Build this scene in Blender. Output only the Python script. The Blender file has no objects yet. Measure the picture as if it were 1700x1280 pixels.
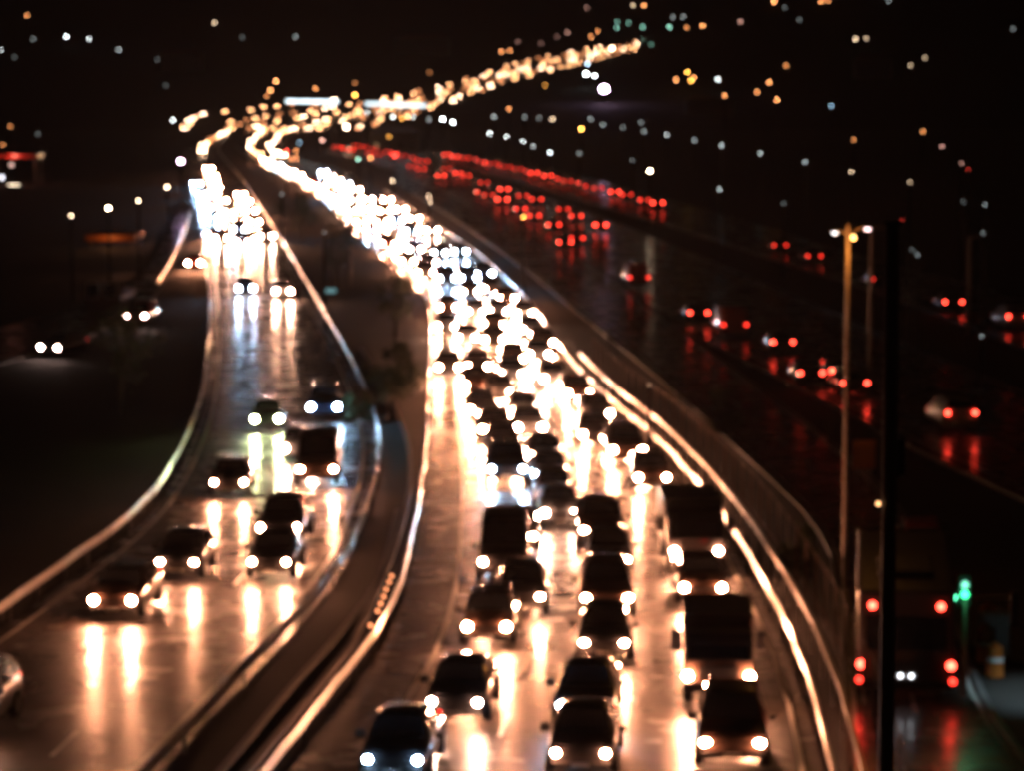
import bpy, bmesh, math, random
from mathutils import Vector, Matrix
R = math.radians
random.seed(11)
sc = bpy.context.scene
col = sc.collection

# ------------------------------------------------------------------ camera
CAM_H = 17.2
F = 5000.0                      # focal length in pixels of a 1700 px wide frame
PITCH = math.atan(492 / F)
cam_d = bpy.data.cameras.new('camera')
cam = bpy.data.objects.new('camera', cam_d)
col.objects.link(cam)
cam.location = (0, 0, CAM_H)
cam.rotation_euler = (R(90) - PITCH, 0, 0)
cam_d.sensor_width = 36
cam_d.lens = 36 * F / 1700
cam_d.clip_start = 0.5
cam_d.clip_end = 20000
cam_d.dof.use_dof = True        # the whole street lies far behind the focus
cam_d.dof.focus_distance = 10
cam_d.dof.aperture_fstop = 4.3
cam_d.dof.aperture_blades = 0
sc.camera = cam

# ------------------------------------------------------------------ world: night sky after dusk
w = bpy.data.worlds.new('World'); sc.world = w; w.use_nodes = True
nt = w.node_tree
bg = nt.nodes['Background']
sky = nt.nodes.new('ShaderNodeTexSky'); sky.sky_type = 'NISHITA'
sky.sun_disc = False; sky.sun_elevation = R(-9); sky.sun_rotation = R(200)
nt.links.new(sky.outputs[0], bg.inputs[0])
bg.inputs[1].default_value = 0.05

# ------------------------------------------------------------------ picture settings
sc.view_settings.view_transform = 'Standard'
sc.view_settings.look = 'None'
sc.view_settings.exposure = 0
sc.view_settings.gamma = 1
sc.render.engine = 'CYCLES'
cy = sc.cycles
cy.use_denoising = True
cy.use_adaptive_sampling = False
cy.max_bounces = 4; cy.diffuse_bounces = 2; cy.glossy_bounces = 3; cy.transmission_bounces = 2
cy.sample_clamp_indirect = 4
cy.sample_clamp_direct = 0
cy.caustics_reflective = False; cy.caustics_refractive = False
cy.use_light_tree = True

# ------------------------------------------------------------------ pixel rays and terrain
HILL0, HILLA = 1300.0, 0.05
def terrain(y):
    return HILLA * (y - HILL0) if y > HILL0 else 0.0
def ray(px, py):
    xc = (px - 850) / F; yc = (640 - py) / F
    c, s = math.cos(PITCH), math.sin(PITCH)
    return xc, c + yc * s, -s + yc * c
def at(px, py, z=0.0):
    """the point z metres above the terrain seen at a pixel of the photograph"""
    x, y, v = ray(px, py)
    x /= y; v /= y
    if v < -1e-6:
        Y = (CAM_H - z) / -v
        if 0 < Y <= HILL0: return Vector((x * Y, Y, z))
    Y = (CAM_H - z + HILLA * HILL0) / (HILLA - v)
    return Vector((x * Y, Y, terrain(Y) + z))
def at_depth(px, py, Y):
    x, y, v = ray(px, py)
    return Vector((x / y * Y, Y, CAM_H + v / y * Y))
def spline(pts, step=6.0):
    out = []
    n = len(pts)
    for i in range(n - 1):
        p0 = pts[max(i - 1, 0)]; p1 = pts[i]; p2 = pts[i + 1]; p3 = pts[min(i + 2, n - 1)]
        d = (p2 - p1).length
        k = max(1, int(d / step))
        for j in range(k):
            t = j / k
            # centripetal-ish: plain Catmull-Rom with tangents scaled to the chord
            m1 = (p2 - p0); m2 = (p3 - p1)
            if m1.length > 0: m1 = m1.normalized() * d
            if m2.length > 0: m2 = m2.normalized() * d
            a = 2*t**3 - 3*t**2 + 1; b = t**3 - 2*t**2 + t; c = -2*t**3 + 3*t**2; e = t**3 - t**2
            q = p1 * a + m1 * b + p2 * c + m2 * e
            out.append(q)
    out.append(pts[-1].copy())
    return out
def trace(px, z=0.0, step=6.0, extend=0):
    pts = [at(x, y, z) for x, y in px]
    for p in pts: p.z = 0
    pts = spline(pts, step)
    if extend:
        d = (pts[0] - pts[1]).normalized()
        pts.insert(0, pts[0] + d * extend)
    return pts
def resample(pts, n):
    L = [0]
    for a, b in zip(pts, pts[1:]): L.append(L[-1] + (b - a).length)
    out = []; k = 0
    for i in range(n):
        s = L[-1] * i / (n - 1)
        while k < len(pts) - 2 and L[k + 1] < s: k += 1
        t = (s - L[k]) / max(L[k + 1] - L[k], 1e-9)
        out.append(pts[k].lerp(pts[k + 1], min(max(t, 0), 1)))
    return out
def along(pts, s):
    acc = 0
    for a, b in zip(pts, pts[1:]):
        d = (b - a).length
        if acc + d >= s:
            t = (s - acc) / d
            return a.lerp(b, t), (b - a).normalized()
        acc += d
    return pts[-1].copy(), (pts[-1] - pts[-2]).normalized()
def length(pts): return sum((b - a).length for a, b in zip(pts, pts[1:]))

# ------------------------------------------------------------------ materials
def newmat(name):
    m = bpy.data.materials.new(name); m.use_nodes = True
    return m, m.node_tree, m.node_tree.nodes['Principled BSDF']
def plain(name, c, rough=0.5, metal=0.0, coat=0.0, var=0.15, scale=6.0, coat_rough=0.08):
    m, t, b = newmat(name)
    tc = t.nodes.new('ShaderNodeTexCoord'); n = t.nodes.new('ShaderNodeTexNoise')
    n.inputs['Scale'].default_value = scale; n.inputs['Detail'].default_value = 5
    t.links.new(tc.outputs['Object'], n.inputs['Vector'])
    r = t.nodes.new('ShaderNodeMix'); r.data_type = 'RGBA'
    r.inputs['A'].default_value = (*[x * (1 - var) for x in c], 1)
    r.inputs['B'].default_value = (*[min(1, x * (1 + var)) for x in c], 1)
    t.links.new(n.outputs['Fac'], r.inputs['Factor'])
    t.links.new(r.outputs['Result'], b.inputs['Base Color'])
    b.inputs['Roughness'].default_value = rough; b.inputs['Metallic'].default_value = metal
    b.inputs['Coat Weight'].default_value = coat; b.inputs['Coat Roughness'].default_value = coat_rough
    return m
def emit(name, c, s):
    m, t, b = newmat(name)
    b.inputs['Base Color'].default_value = (*[x * .8 for x in c], 1)
    b.inputs['Emission Color'].default_value = (*c, 1)
    b.inputs['Emission Strength'].default_value = s
    b.inputs['Roughness'].default_value = 0.3
    return m
def wet_asphalt(name, base, worn, rlo, rhi, brough=0.5):
    m, t, b = newmat(name)
    N = t.nodes.new; L = t.links.new
    tc = N('ShaderNodeTexCoord')
    big = N('ShaderNodeTexNoise'); big.inputs['Scale'].default_value = 0.35; big.inputs['Detail'].default_value = 6
    fine = N('ShaderNodeTexNoise'); fine.inputs['Scale'].default_value = 9; fine.inputs['Detail'].default_value = 4
    L(tc.outputs['Object'], big.inputs['Vector']); L(tc.outputs['Object'], fine.inputs['Vector'])
    mx = N('ShaderNodeMix'); mx.data_type = 'RGBA'
    mx.inputs['A'].default_value = (*base, 1); mx.inputs['B'].default_value = (*worn, 1)
    L(big.outputs['Fac'], mx.inputs['Factor']); L(mx.outputs['Result'], b.inputs['Base Color'])
    mr = N('ShaderNodeMapRange'); mr.inputs['From Min'].default_value = .35; mr.inputs['From Max'].default_value = .65
    mr.inputs['To Min'].default_value = rlo; mr.inputs['To Max'].default_value = rhi
    L(big.outputs['Fac'], mr.inputs['Value']); L(mr.outputs['Result'], b.inputs['Coat Roughness'])
    b.inputs['Roughness'].default_value = brough
    b.inputs['Specular IOR Level'].default_value = .2; b.inputs['Coat IOR'].default_value = 1.33
    pat = N('ShaderNodeTexNoise'); pat.inputs['Scale'].default_value = .9; pat.inputs['Detail'].default_value = 8; pat.inputs['Roughness'].default_value = .7
    L(tc.outputs['Object'], pat.inputs['Vector'])
    cw = N('ShaderNodeMapRange'); cw.inputs['From Min'].default_value = .38; cw.inputs['From Max'].default_value = .56
    cw.inputs['To Min'].default_value = .35; cw.inputs['To Max'].default_value = 1.0
    L(pat.outputs['Fac'], cw.inputs['Value']); L(cw.outputs['Result'], b.inputs['Coat Weight'])
    bp = N('ShaderNodeBump'); bp.inputs['Strength'].default_value = .5; bp.inputs['Distance'].default_value = .02
    L(fine.outputs['Fac'], bp.inputs['Height']); L(bp.outputs['Normal'], b.inputs['Normal'])
    rip = N('ShaderNodeTexNoise'); rip.inputs['Scale'].default_value = 1.3; rip.inputs['Detail'].default_value = 3
    L(tc.outputs['Object'], rip.inputs['Vector'])
    b2 = N('ShaderNodeBump'); b2.inputs['Strength'].default_value = .30; b2.inputs['Distance'].default_value = .02
    L(rip.outputs['Fac'], b2.inputs['Height']); L(b2.outputs['Normal'], b.inputs['Coat Normal'])
    return m
M = {}
M['asphalt'] = wet_asphalt('wet_asphalt', (.012, .009, .007), (.036, .026, .019), .15, .30)
M['ground'] = plain('dark_wet_turf', (.010, .008, .005), .85, var=.7, scale=.25)
M['kerb'] = plain('old_kerb_stone', (.09, .085, .08), .6, var=.4, scale=1.5)
M['concrete'] = plain('wet_concrete', (.42, .40, .37), .35, coat=.6, var=.3, scale=.8, coat_rough=.25)
M['paintline'] = plain('road_paint', (.55, .53, .48), .3, coat=.8, var=.3, scale=2, coat_rough=.15)
M['railsteel'] = plain('wet_rail_steel', (.33, .32, .31), .42, metal=.35, coat=.5, var=.35, scale=1.2, coat_rough=.2)
M['rust'] = plain('rusty_steel', (.07, .035, .022), .8, var=.3)
M['soot'] = plain('soot_black_post', (.008, .007, .007), 1.0)
M['soot'].node_tree.nodes['Principled BSDF'].inputs['Specular IOR Level'].default_value = 0.05
M['metal'] = plain('galvanised_steel', (.35, .34, .33), .35, metal=.8, var=.2)
M['darkmetal'] = plain('dark_steel', (.04, .035, .035), .45, metal=.5, var=.2)
M['postpaint'] = plain('painted_post', (.16, .12, .09), .5, var=.2)
M['glass'] = plain('tinted_glass', (.012, .013, .015), .05, coat=.4, var=.05)
M['tyre'] = plain('rubber', (.015, .015, .015), .7)
M['rim'] = plain('alloy', (.4, .4, .4), .3, metal=.9)
M['trim'] = plain('black_trim', (.015, .015, .015), .4)
M['plate'] = plain('number_plate', (.55, .55, .52), .4)
M['foliage'] = plain('foliage', (.028, .045, .016), .6, var=.5, scale=3)
M['bark'] = plain('bark', (.05, .035, .025), .8)
M['brick'] = plain('render_wall', (.22, .17, .13), .8, var=.25, scale=1)
M['roof'] = plain('clay_roof', (.12, .05, .035), .8, var=.3, scale=2)
M['orange'] = plain('orange_plastic', (.55, .16, .03), .45, var=.1)
M['white'] = plain('white_paint', (.7, .7, .68), .4, var=.1)
M['red'] = plain('red_paint', (.35, .03, .02), .4, coat=.5)
PAINTS = [plain('paint_black', (.012, .012, .014), .35, coat=1), plain('paint_graphite', (.035, .036, .04), .35, metal=.3, coat=1),
          plain('paint_silver', (.25, .25, .26), .35, metal=.5, coat=1), plain('paint_white', (.5, .5, .48), .4, coat=1),
          plain('paint_red', (.20, .018, .014), .35, coat=1), plain('paint_blue', (.02, .035, .08), .35, coat=1),
          plain('paint_brown', (.06, .035, .025), .35, metal=.2, coat=1)]
PNAME = ['black', 'graphite', 'silver', 'white', 'red', 'dark blue', 'brown']
HL = 1700.0
LAMPM = {'warm': emit('headlamp_warm', (1, .37, .185), HL), 'soft': emit('headlamp_soft', (1, .49, .31), HL * .8),
         'cool': emit('headlamp_cool', (.42, .68, 1), HL * .45), 'green': emit('headlamp_greenish', (.85, 1, .42), HL * .35), 'faint': emit('headlamp_faint', (1, .66, .55), 110)}
TAILM = emit('tail_lamp', (1, .035, .02), 6.0)
TAILF = emit('tail_lamp_dim', (1, .04, .022), 9.0)
TAILB = emit('brake_lamp', (1, .045, .025), 20.0)
AMBERM = emit('indicator_amber', (1, .35, .02), 60.0)
LAMPF = {'warm': emit('headlamp_far_warm', (1, .46, .20), 75), 'soft': emit('headlamp_far_soft', (1, .62, .38), 120), 'cool': emit('headlamp_far_dim', (1, .36, .14), 22)}
PLATEL = emit('plate_lamp', (.9, .93, 1), 6.0)

# ------------------------------------------------------------------ mesh helpers
def link(name, me, parent=None, mat=None):
    o = bpy.data.objects.new(name, me); col.objects.link(o)
    if parent is not None: o.parent = parent
    if mat is not None: me.materials.append(mat)
    return o
def mesh_of(bm, smooth=False):
    me = bpy.data.meshes.new('mesh')
    bmesh.ops.recalc_face_normals(bm, faces=bm.faces)
    bm.to_mesh(me); bm.free()
    if smooth:
        for p in me.polygons: p.use_smooth = True
    return me
def obj(name, bm, mat, parent=None, smooth=False):
    return link(name, mesh_of(bm, smooth), parent, mat)
def box(bm, x0, x1, y0, y1, z0, z1, bevel=0.0):
    r = bmesh.ops.create_cube(bm, size=1)
    vs = r['verts']
    for v in vs:
        v.co = Vector(((x0 + x1) / 2 + v.co.x * (x1 - x0), (y0 + y1) / 2 + v.co.y * (y1 - y0), (z0 + z1) / 2 + v.co.z * (z1 - z0)))
    if bevel:
        es = list({e for v in vs for e in v.link_edges})
        bmesh.ops.bevel(bm, geom=es, offset=bevel, segments=2, affect='EDGES', profile=.6)
def tube(bm, a, b, ra, rb=None, seg=8, cap=True):
    rb = ra if rb is None else rb
    a = Vector(a); b = Vector(b); d = (b - a).normalized()
    u = d.orthogonal().normalized(); v = d.cross(u)
    A = []; B = []
    for i in range(seg):
        t = 2 * math.pi * i / seg; k = u * math.cos(t) + v * math.sin(t)
        A.append(bm.verts.new(a + k * ra)); B.append(bm.verts.new(b + k * rb))
    for i in range(seg):
        j = (i + 1) % seg
        bm.faces.new((A[i], A[j], B[j], B[i]))
    if cap: bm.faces.new(A[::-1]); bm.faces.new(B)
def ball(bm, c, rx, ry, rz, u=10, v=6):
    r = bmesh.ops.create_uvsphere(bm, u_segments=u, v_segments=v, radius=1)
    for q in r['verts']: q.co = Vector((c[0] + q.co.x * rx, c[1] + q.co.y * ry, c[2] + q.co.z * rz))
def tag(o, label=None, cat=None, group=None, kind=None):
    if label: o['label'] = label
    if cat: o['category'] = cat
    if group: o['group'] = group
    if kind: o['kind'] = kind
    return o
def empty(name, loc, rz=0.0):
    o = bpy.data.objects.new(name, None); col.objects.link(o)
    o.location = loc; o.rotation_euler = (0, 0, rz); o.empty_display_size = .3
    return o
def copy_tree(o, parent=None):
    c = o.copy(); col.objects.link(c); c.parent = parent
    for ch in o.children: copy_tree(ch, c)
    return c

# ------------------------------------------------------------------ ground: one sheet to the horizon
bm = bmesh.new()
ys = [-200, 0, 60, 120, 200, 320, 500, 800, 1299, 1301, 1500, 1900, 2600, 3500, 5000, 7500]
xs = [-3000, -1200, -500, -200, -80, 0, 80, 200, 500, 1200, 3000]
g = [[bm.verts.new((x, y, terrain(y) - .02)) for x in xs] for y in ys]
for i in range(len(ys) - 1):
    for j in range(len(xs) - 1):
        bm.faces.new((g[i][j], g[i][j+1], g[i+1][j+1], g[i+1][j]))
tag(obj('ground', bm, M['ground']), kind='structure')

# ------------------------------------------------------------------ roads
def ribbon(name, left, right, mat, dz, n=220, kind='structure'):
    a = resample(left, n); b = resample(right, n)
    bm = bmesh.new(); rows = []
    for p, q in zip(a, b):
        row = []
        for k in range(5):
            r = p.lerp(q, k / 4); row.append(bm.verts.new((r.x, r.y, terrain(r.y) + dz + max(0, r.y - 400) * .0001)))
        rows.append(row)
    for i in range(n - 1):
        for k in range(4):
            bm.faces.new((rows[i][k], rows[i][k+1], rows[i+1][k+1], rows[i+1][k]))
    o = obj(name, bm, mat); tag(o, kind=kind)
    return a, b
BT = .82     # barrier top height
# left carriageway (oncoming)
A_L = [(-90,1062),(0,1005),(60,963),(130,915),(200,865),(255,815),(290,765),(315,715),(335,660),(345,600),(350,530),(347,460),(338,400),(322,345),(308,305),(300,275),(302,252),(322,232),(362,214)]
A_R = [(150,1360),(215,1285),(320,1180),(400,1095),(480,1020),(535,960),(578,900),(608,830),(623,780),(628,735),(620,685),(600,632),(574,580),(540,520),(505,460),(470,402),(430,338),(395,287),(372,262),(362,245),(372,232),(392,222)]
B_L = [(395,1340),(435,1285),(485,1218),(535,1158),(590,1095),(637,1032),(668,970),(686,900),(700,820),(711,740),(713,680),(716,600),(718,545),(713,500),(690,462),(650,428),(612,398),(580,368),(545,332),(505,305),(460,282),(428,266),(404,252),(392,238),(400,222),(432,208),(500,194),(590,180),(668,164),(760,143),(860,113),(940,94),(1020,77),(1080,55)]
B_R = [(1392,1350),(1380,1285),(1362,1200),(1340,1120),(1310,1045),(1272,970),(1230,898),(1185,832),(1130,765),(1066,702),(1005,654),(955,606),(920,560),(885,508),(845,466),(800,424),(745,385),(690,350),(645,318),(600,290),(555,272),(515,262),(488,254),(476,244),(480,230),(510,214),(580,200),(640,188),(700,170),(775,150),(870,122),(950,102),(1030,84),(1090,60)]
H_L = [(1402,1340),(1402,1250),(1402,1130),(1398,1020),(1385,930),(1335,850),(1245,765),(1140,668),(1065,606),(970,528),(890,462),(820,410),(760,368),(700,330),(650,302)]
H_R = [(1790,1370),(1720,1290),(1640,1180),(1590,1060),(1555,960),(1515,880),(1440,790),(1330,700),(1200,604),(1110,536),(1010,462),(920,405),(840,362),(770,326),(705,296),(660,276)]
C_L = [(1900,930),(1760,862),(1700,833),(1620,795),(1530,754),(1430,702),(1330,648),(1240,602),(1130,545),(1020,480),(940,438),(860,390),(780,340),(700,302),(640,278),(580,260),(530,250)]
C_R = [(1900,735),(1760,680),(1700,655),(1600,615),(1500,572),(1400,528),(1300,485),(1200,443),(1100,402),(1000,362),(900,328),(810,300),(730,272),(670,256),(620,246),(570,238)]
D_L = [(1900,650),(1760,600),(1700,580),(1600,540),(1500,502),(1400,468),(1300,436),(1200,404),(1100,372),(1000,342),(900,314),(820,292),(750,276),(690,262)]
D_R = [(1900,545),(1760,512),(1700,498),(1600,470),(1500,444),(1400,416),(1300,386),(1200,356),(1100,328),(1000,302),(900,280),(820,264),(760,255),(700,248)]
E_L = [(-180,640),(-60,618),(0,606),(60,588),(115,570),(175,548),(235,515),(272,468),(298,415),(320,350)]
E_R = [(-180,570),(-60,552),(0,545),(80,525),(150,500),(205,478),(240,450),(262,418),(285,372),(305,330)]
RD = {}
for nm, l, r, z, mat in (('road', A_L, A_R, BT, 'asphalt'), ('road', B_L, B_R, BT, 'asphalt'), ('road', C_L, C_R, 0, 'asphalt'),
                         ('road', D_L, D_R, 0, 'asphalt'), ('road', E_L, E_R, 0, 'asphalt'), ('road', H_L, H_R, 0, 'asphalt')):
    key = 'ABCDEH'[len(RD)]
    RD[key] = ribbon(nm, trace(l, z, extend=25), trace(r, z, extend=25), M[mat], .03 + .012 * len(RD), n=260)
def lane(key, f):
    a, b = RD[key]
    return [p.lerp(q, f) for p, q in zip(a, b)]
def offset(line, d):
    """line shifted d metres to its right-hand side (+x when it runs away from the camera)"""
    out = []
    for i, p in enumerate(line):
        t = (line[min(i + 1, len(line) - 1)] - line[max(i - 1, 0)]).normalized()
        out.append(p + Vector((t.y, -t.x, 0)) * d)
    return out
# lane markings
def marking(line, wid, dash=None, gap=0, dmax=420, start=0):
    bm = bmesh.new(); L = min(length(line), 1e9); s = start
    while s < L:
        e = min(s + (dash or 4), L)
        p, t = along(line, s); q, u = along(line, e)
        if p.y > dmax: break
        n = Vector((t.y, -t.x, 0)) * wid / 2; m = Vector((u.y, -u.x, 0)) * wid / 2
        z = .115
        bm.faces.new([bm.verts.new((v.x, v.y, z)) for v in (p - n, p + n, q + m, q - m)])
        s = e + gap
    tag(obj('lane_marking', bm, M['paintline']), kind='structure')
for key, fs in (('A', (.37, .66)), ('B', (.37, .58, .79)), ('C', (.34, .67)), ('H', (.5,)), ('D', (.5,))):
    for f in fs: marking(lane(key, f), .13, 3, 6)
for key in 'ABCDH':
    for f in ((.14, .96) if key == 'B' else (.07, .93)): marking(lane(key, f), .14)

# concrete barriers
PROFILE = [(-.30, 0), (-.30, .08), (-.16, .33), (-.09, BT - .03), (-.06, BT), (.06, BT), (.09, BT - .03), (.16, .33), (.30, .08), (.30, 0)]
def barrier(line, label, mat='concrete', prof=PROFILE, group=None, name='concrete_barrier', cat='barrier', z0=0.0, seg=6.0):
    bm = bmesh.new(); prev = None
    for i, p in enumerate(line):
        t = (line[min(i + 1, len(line) - 1)] - line[max(i - 1, 0)]).normalized(); n = Vector((t.y, -t.x, 0))
        ring = [bm.verts.new((p.x + n.x * a, p.y + n.y * a, terrain(p.y) + b + z0)) for a, b in prof]
        if prev:
            for k in range(len(ring) - 1): bm.faces.new((prev[k], prev[k+1], ring[k+1], ring[k]))
            if (i % 3) == 0 and prof is PROFILE:   # open joint between cast units
                pass
        else: bm.faces.new(ring[::-1])
        prev = ring
    bm.faces.new(prev)
    return tag(obj(name, bm, M[mat]), label, cat, group)
cut = lambda line, y: [p for p in line if p.y < y]
def rel_ribbon(root, name, line, z, hw, hh, mat, prof=None):
    bm = bmesh.new(); prev = None
    prof = prof or [(-hw, -hh), (-hw, hh), (hw, hh), (hw, -hh)]
    for i, p in enumerate(line):
        t = (line[min(i + 1, len(line) - 1)] - line[max(i - 1, 0)]).normalized(); n = Vector((t.y, -t.x, 0))
        o = p - root.location
        zj = z + (random.Random(i * 7 + 3).uniform(-.03, .03) if hw == 0 else 0)
        ring = [bm.verts.new((o.x + n.x * a, o.y + n.y * a, zj + b)) for a, b in prof]
        if prev:
            for k in range(len(ring)): bm.faces.new((prev[k], prev[(k+1) % len(ring)], ring[(k+1) % len(ring)], ring[k]))
        else: bm.faces.new(ring[::-1])
        prev = ring
    bm.faces.new(prev)
    return obj(name, bm, M[mat], root)
WB = [(-.03, -.16), (-.06, -.11), (-.06, -.06), (-.02, 0), (-.06, .06), (-.06, .11), (-.03, .16), (.03, .16), (.06, .11), (.06, .06), (.02, 0), (.06, -.06), (.06, -.11), (.03, -.16)]
b = bmesh.new(); box(b, -.05, .05, -.05, .05, 0, .66); POSTM = mesh_of(b); POSTM.materials.append(M['darkmetal'])
def guard_rail(line, label, gap=4.0, z=.66, top=False):
    rg = random.Random(len(label)); line = [p + Vector((rg.uniform(-.035, .035), rg.uniform(-.035, .035), 0)) for p in resample(line, int(length(line) / 2.0))]
    root = empty('guard_rail', line[0]); tag(root, label, 'guard rail')
    rel_ribbon(root, 'rail', line, z, 0, 0, 'railsteel', WB)
    L = length(line); gap = max(gap, L / 99); s = .5
    while s < L:
        p, t = along(line, s); s += gap
        o = link('post', POSTM, root); o.location = p - root.location
    return root
guard_rail(cut(offset(lane('A', 0), -.1), 330), 'long grey steel guard rail curving along the outer edge of the left road')
guard_rail(cut(offset(lane('A', 1), .1), 900), 'long steel guard rail on the inner bend of the left road beside the dark verge')
guard_rail(cut(offset(lane('B', 0), -.1), 900), 'brightly lit steel guard rail along the left shoulder of the crowded middle road')
guard_rail(cut(offset(lane('B', 1), .1), 500), 'bright steel guard rail along the right edge of the crowded middle road')
guard_rail([p for p in lane('E', 0) if 255 < p.y < 415], 'pale guard rail of the small left side road rising to the left road', z=.8)
RAIL = [(-.05, .0), (-.05, .10), (.05, .10), (.05, .0)]
rl = cut(offset(lane('B', 1), .75), 190)
rr = empty('guard_rail', rl[0]); tag(rr, 'second pale rail just outside the right guard rail of the middle road', 'guard rail')
rel_ribbon(rr, 'rail', rl, 1.0, .05, .11, 'railsteel')
pm = None
L = length(rl); s = 1.0
while s < L:
    p, t = along(rl, s); s += 4
    if pm is None:
        b = bmesh.new(); box(b, -.04, .04, -.04, .04, 0, .9); pm = mesh_of(b); pm.materials.append(M['metal'])
    o = link('post', pm, rr); o.location = p - rr.location
# low kerb lines beside the barriers (inner verge)
def kerb(line, label):
    barrier(line, None, mat='kerb', prof=[(-.1, 0), (-.1, .14), (.1, .14), (.1, 0)], name='kerb', cat=None).__setitem__('kind', 'structure')
kerb(cut(offset(lane('A', 1), 1.5), 200), '')
kerb(cut(offset(lane('B', 0), -1.0), 130), '')
kerb(cut(lane('C', 0), 700), ''); kerb(cut(lane('C', 1), 700), ''); kerb(cut(lane('D', 0), 700), '')
kerb(cut(lane('H', 0), 500), ''); kerb(cut(lane('H', 1), 500), ''); kerb(cut(lane('E', 0), 700), '')

# steel fence on the strip right of the middle road
fl = [p for p in offset(lane('B', 1), 1.6) if p.y < 190]
fn = empty('steel_fence', fl[0]); tag(fn, 'tall steel post fence on the dark strip right of the middle road', 'fence')
rel_ribbon(fn, 'top_rail', fl, 1.88, .015, .015, 'rust')
rel_ribbon(fn, 'bottom_rail', fl, .35, .02, .02, 'rust')
b = bmesh.new(); box(b, -.035, .035, -.035, .035, 0, 1.9); pm = mesh_of(b); pm.materials.append(M['rust'])
L = length(fl); s = .5; k = 0
while s < L and k < 98:
    p, t = along(fl, s); s += 3.1; k += 1
    o = link('post', pm, fn); o.location = p - fn.location

# ------------------------------------------------------------------ vehicles
def loft(bm, st):
    """st: (x, half width, z bottom, z belt, z top, half width at the top)"""
    rings = []
    for x, wb, zb, zs, zt, wt in st:
        half = [(0, zb), (wb * .86, zb), (wb * .97, zb + .12), (wb, (zb + zs) / 2), (wb * .985, zs - .07), (wb * .94, zs), (wt, zt - .05), (wt * .72, zt), (0, zt + .015)]
        ring = [bm.verts.new((x, y, z)) for y, z in half] + [bm.verts.new((x, -y, z)) for y, z in half[-2:0:-1]]
        rings.append(ring)
    n = len(rings[0])
    for a, b in zip(rings, rings[1:]):
        for i in range(n):
            j = (i + 1) % n
            bm.faces.new((a[i], a[j], b[j], b[i]))
    bm.faces.new(rings[0][::-1]); bm.faces.new(rings[-1])
def panel(bm, q, ins=.06, off=.012, th=.012):
    p = [Vector(v) for v in q]; c = sum(p, Vector()) / 4
    n = (p[1] - p[0]).cross(p[3] - p[0]).normalized()
    if n.dot(Vector((c.x * .2, c.y, c.z - .9))) < 0: n = -n
    o = [bm.verts.new(v + (c - v) * ins + n * off) for v in p]
    i = [bm.verts.new(v.co - n * th) for v in o]
    bm.faces.new(o); bm.faces.new(i[::-1])
    for k in range(4): bm.faces.new((o[k], o[(k+1) % 4], i[(k+1) % 4], i[k]))
SPEC = {
 # length stations: x, wb, zb, zs, zt, wt ; indexes of windscreen base, roof front, roof rear, rear window base ; wheels
 'hatchback': dict(st=[(-1.95,.70,.42,.80,.86,.62),(-1.88,.82,.30,.92,1.02,.68),(-1.70,.84,.24,.94,1.36,.58),(-1.1,.85,.22,.93,1.46,.60),(0,.85,.22,.92,1.49,.61),(.45,.85,.22,.92,1.44,.60),(1.12,.85,.22,.90,.96,.74),(1.60,.83,.24,.82,.86,.70),(1.90,.76,.30,.70,.75,.62),(1.98,.66,.36,.60,.64,.55)],
     ws=(6,5), rw=(1,2), side=[(2,3),(3,4),(4,5)], wheels=(-1.25,1.25), lamp=(1.93,.60,.64), tail=(-1.95,.64,.86)),
 'sedan': dict(st=[(-2.25,.72,.42,.82,.86,.62),(-2.18,.84,.30,.92,.98,.70),(-1.60,.87,.24,.95,1.02,.74),(-1.05,.87,.22,.94,1.38,.58),(-.5,.88,.22,.93,1.45,.61),(.15,.88,.22,.92,1.46,.61),(.55,.88,.22,.92,1.40,.60),(1.25,.87,.22,.90,.95,.76),(1.85,.85,.24,.82,.86,.72),(2.2,.78,.30,.70,.74,.64),(2.28,.68,.36,.58,.62,.56)],
     ws=(7,6), rw=(2,3), side=[(3,4),(4,5),(5,6)], wheels=(-1.35,1.42), lamp=(2.23,.62,.64), tail=(-2.25,.66,.84)),
 'suv': dict(st=[(-2.2,.74,.50,.95,1.0,.64),(-2.12,.88,.36,1.05,1.15,.72),(-1.95,.91,.30,1.08,1.60,.64),(-1.1,.92,.28,1.07,1.70,.66),(0,.92,.28,1.06,1.72,.66),(.5,.92,.28,1.05,1.66,.65),(1.1,.92,.28,1.04,1.12,.80),(1.75,.90,.30,.98,1.03,.76),(2.15,.84,.36,.86,.92,.70),(2.25,.72,.42,.70,.74,.62)],
     ws=(6,5), rw=(1,2), side=[(2,3),(3,4),(4,5)], wheels=(-1.35,1.38), lamp=(2.18,.68,.76), tail=(-2.2,.70,1.0)),
 'van': dict(st=[(-2.5,.86,.40,1.1,2.02,.76),(-2.42,.93,.32,1.12,2.12,.80),(-1.2,.94,.28,1.12,2.18,.82),(.3,.94,.28,1.12,2.18,.82),(1.15,.94,.28,1.12,2.08,.80),(1.95,.94,.28,1.10,1.22,.84),(2.35,.90,.32,.96,1.02,.80),(2.48,.80,.40,.72,.76,.70)],
     ws=(5,4), rw=None, side=[(3,4)], wheels=(-1.5,1.6), lamp=(2.42,.72,.76), tail=(-2.5,.80,1.0)),
}
def lens_bm(w, h, d, seg=10):
    bm = bmesh.new()
    c = bm.verts.new((d, 0, 0)); rings = []
    for k, (f, x) in enumerate(((.55, d * .8), (1.0, 0.0))):
        rings.append([bm.verts.new((x, w * f * math.cos(2*math.pi*i/seg), h * f * math.sin(2*math.pi*i/seg))) for i in range(seg)])
    for i in range(seg):
        j = (i + 1) % seg
        bm.faces.new((c, rings[0][i], rings[0][j])); bm.faces.new((rings[0][i], rings[1][i], rings[1][j], rings[0][j]))
    bm.faces.new(rings[1][::-1])
    return bm
LENS = {}
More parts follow.
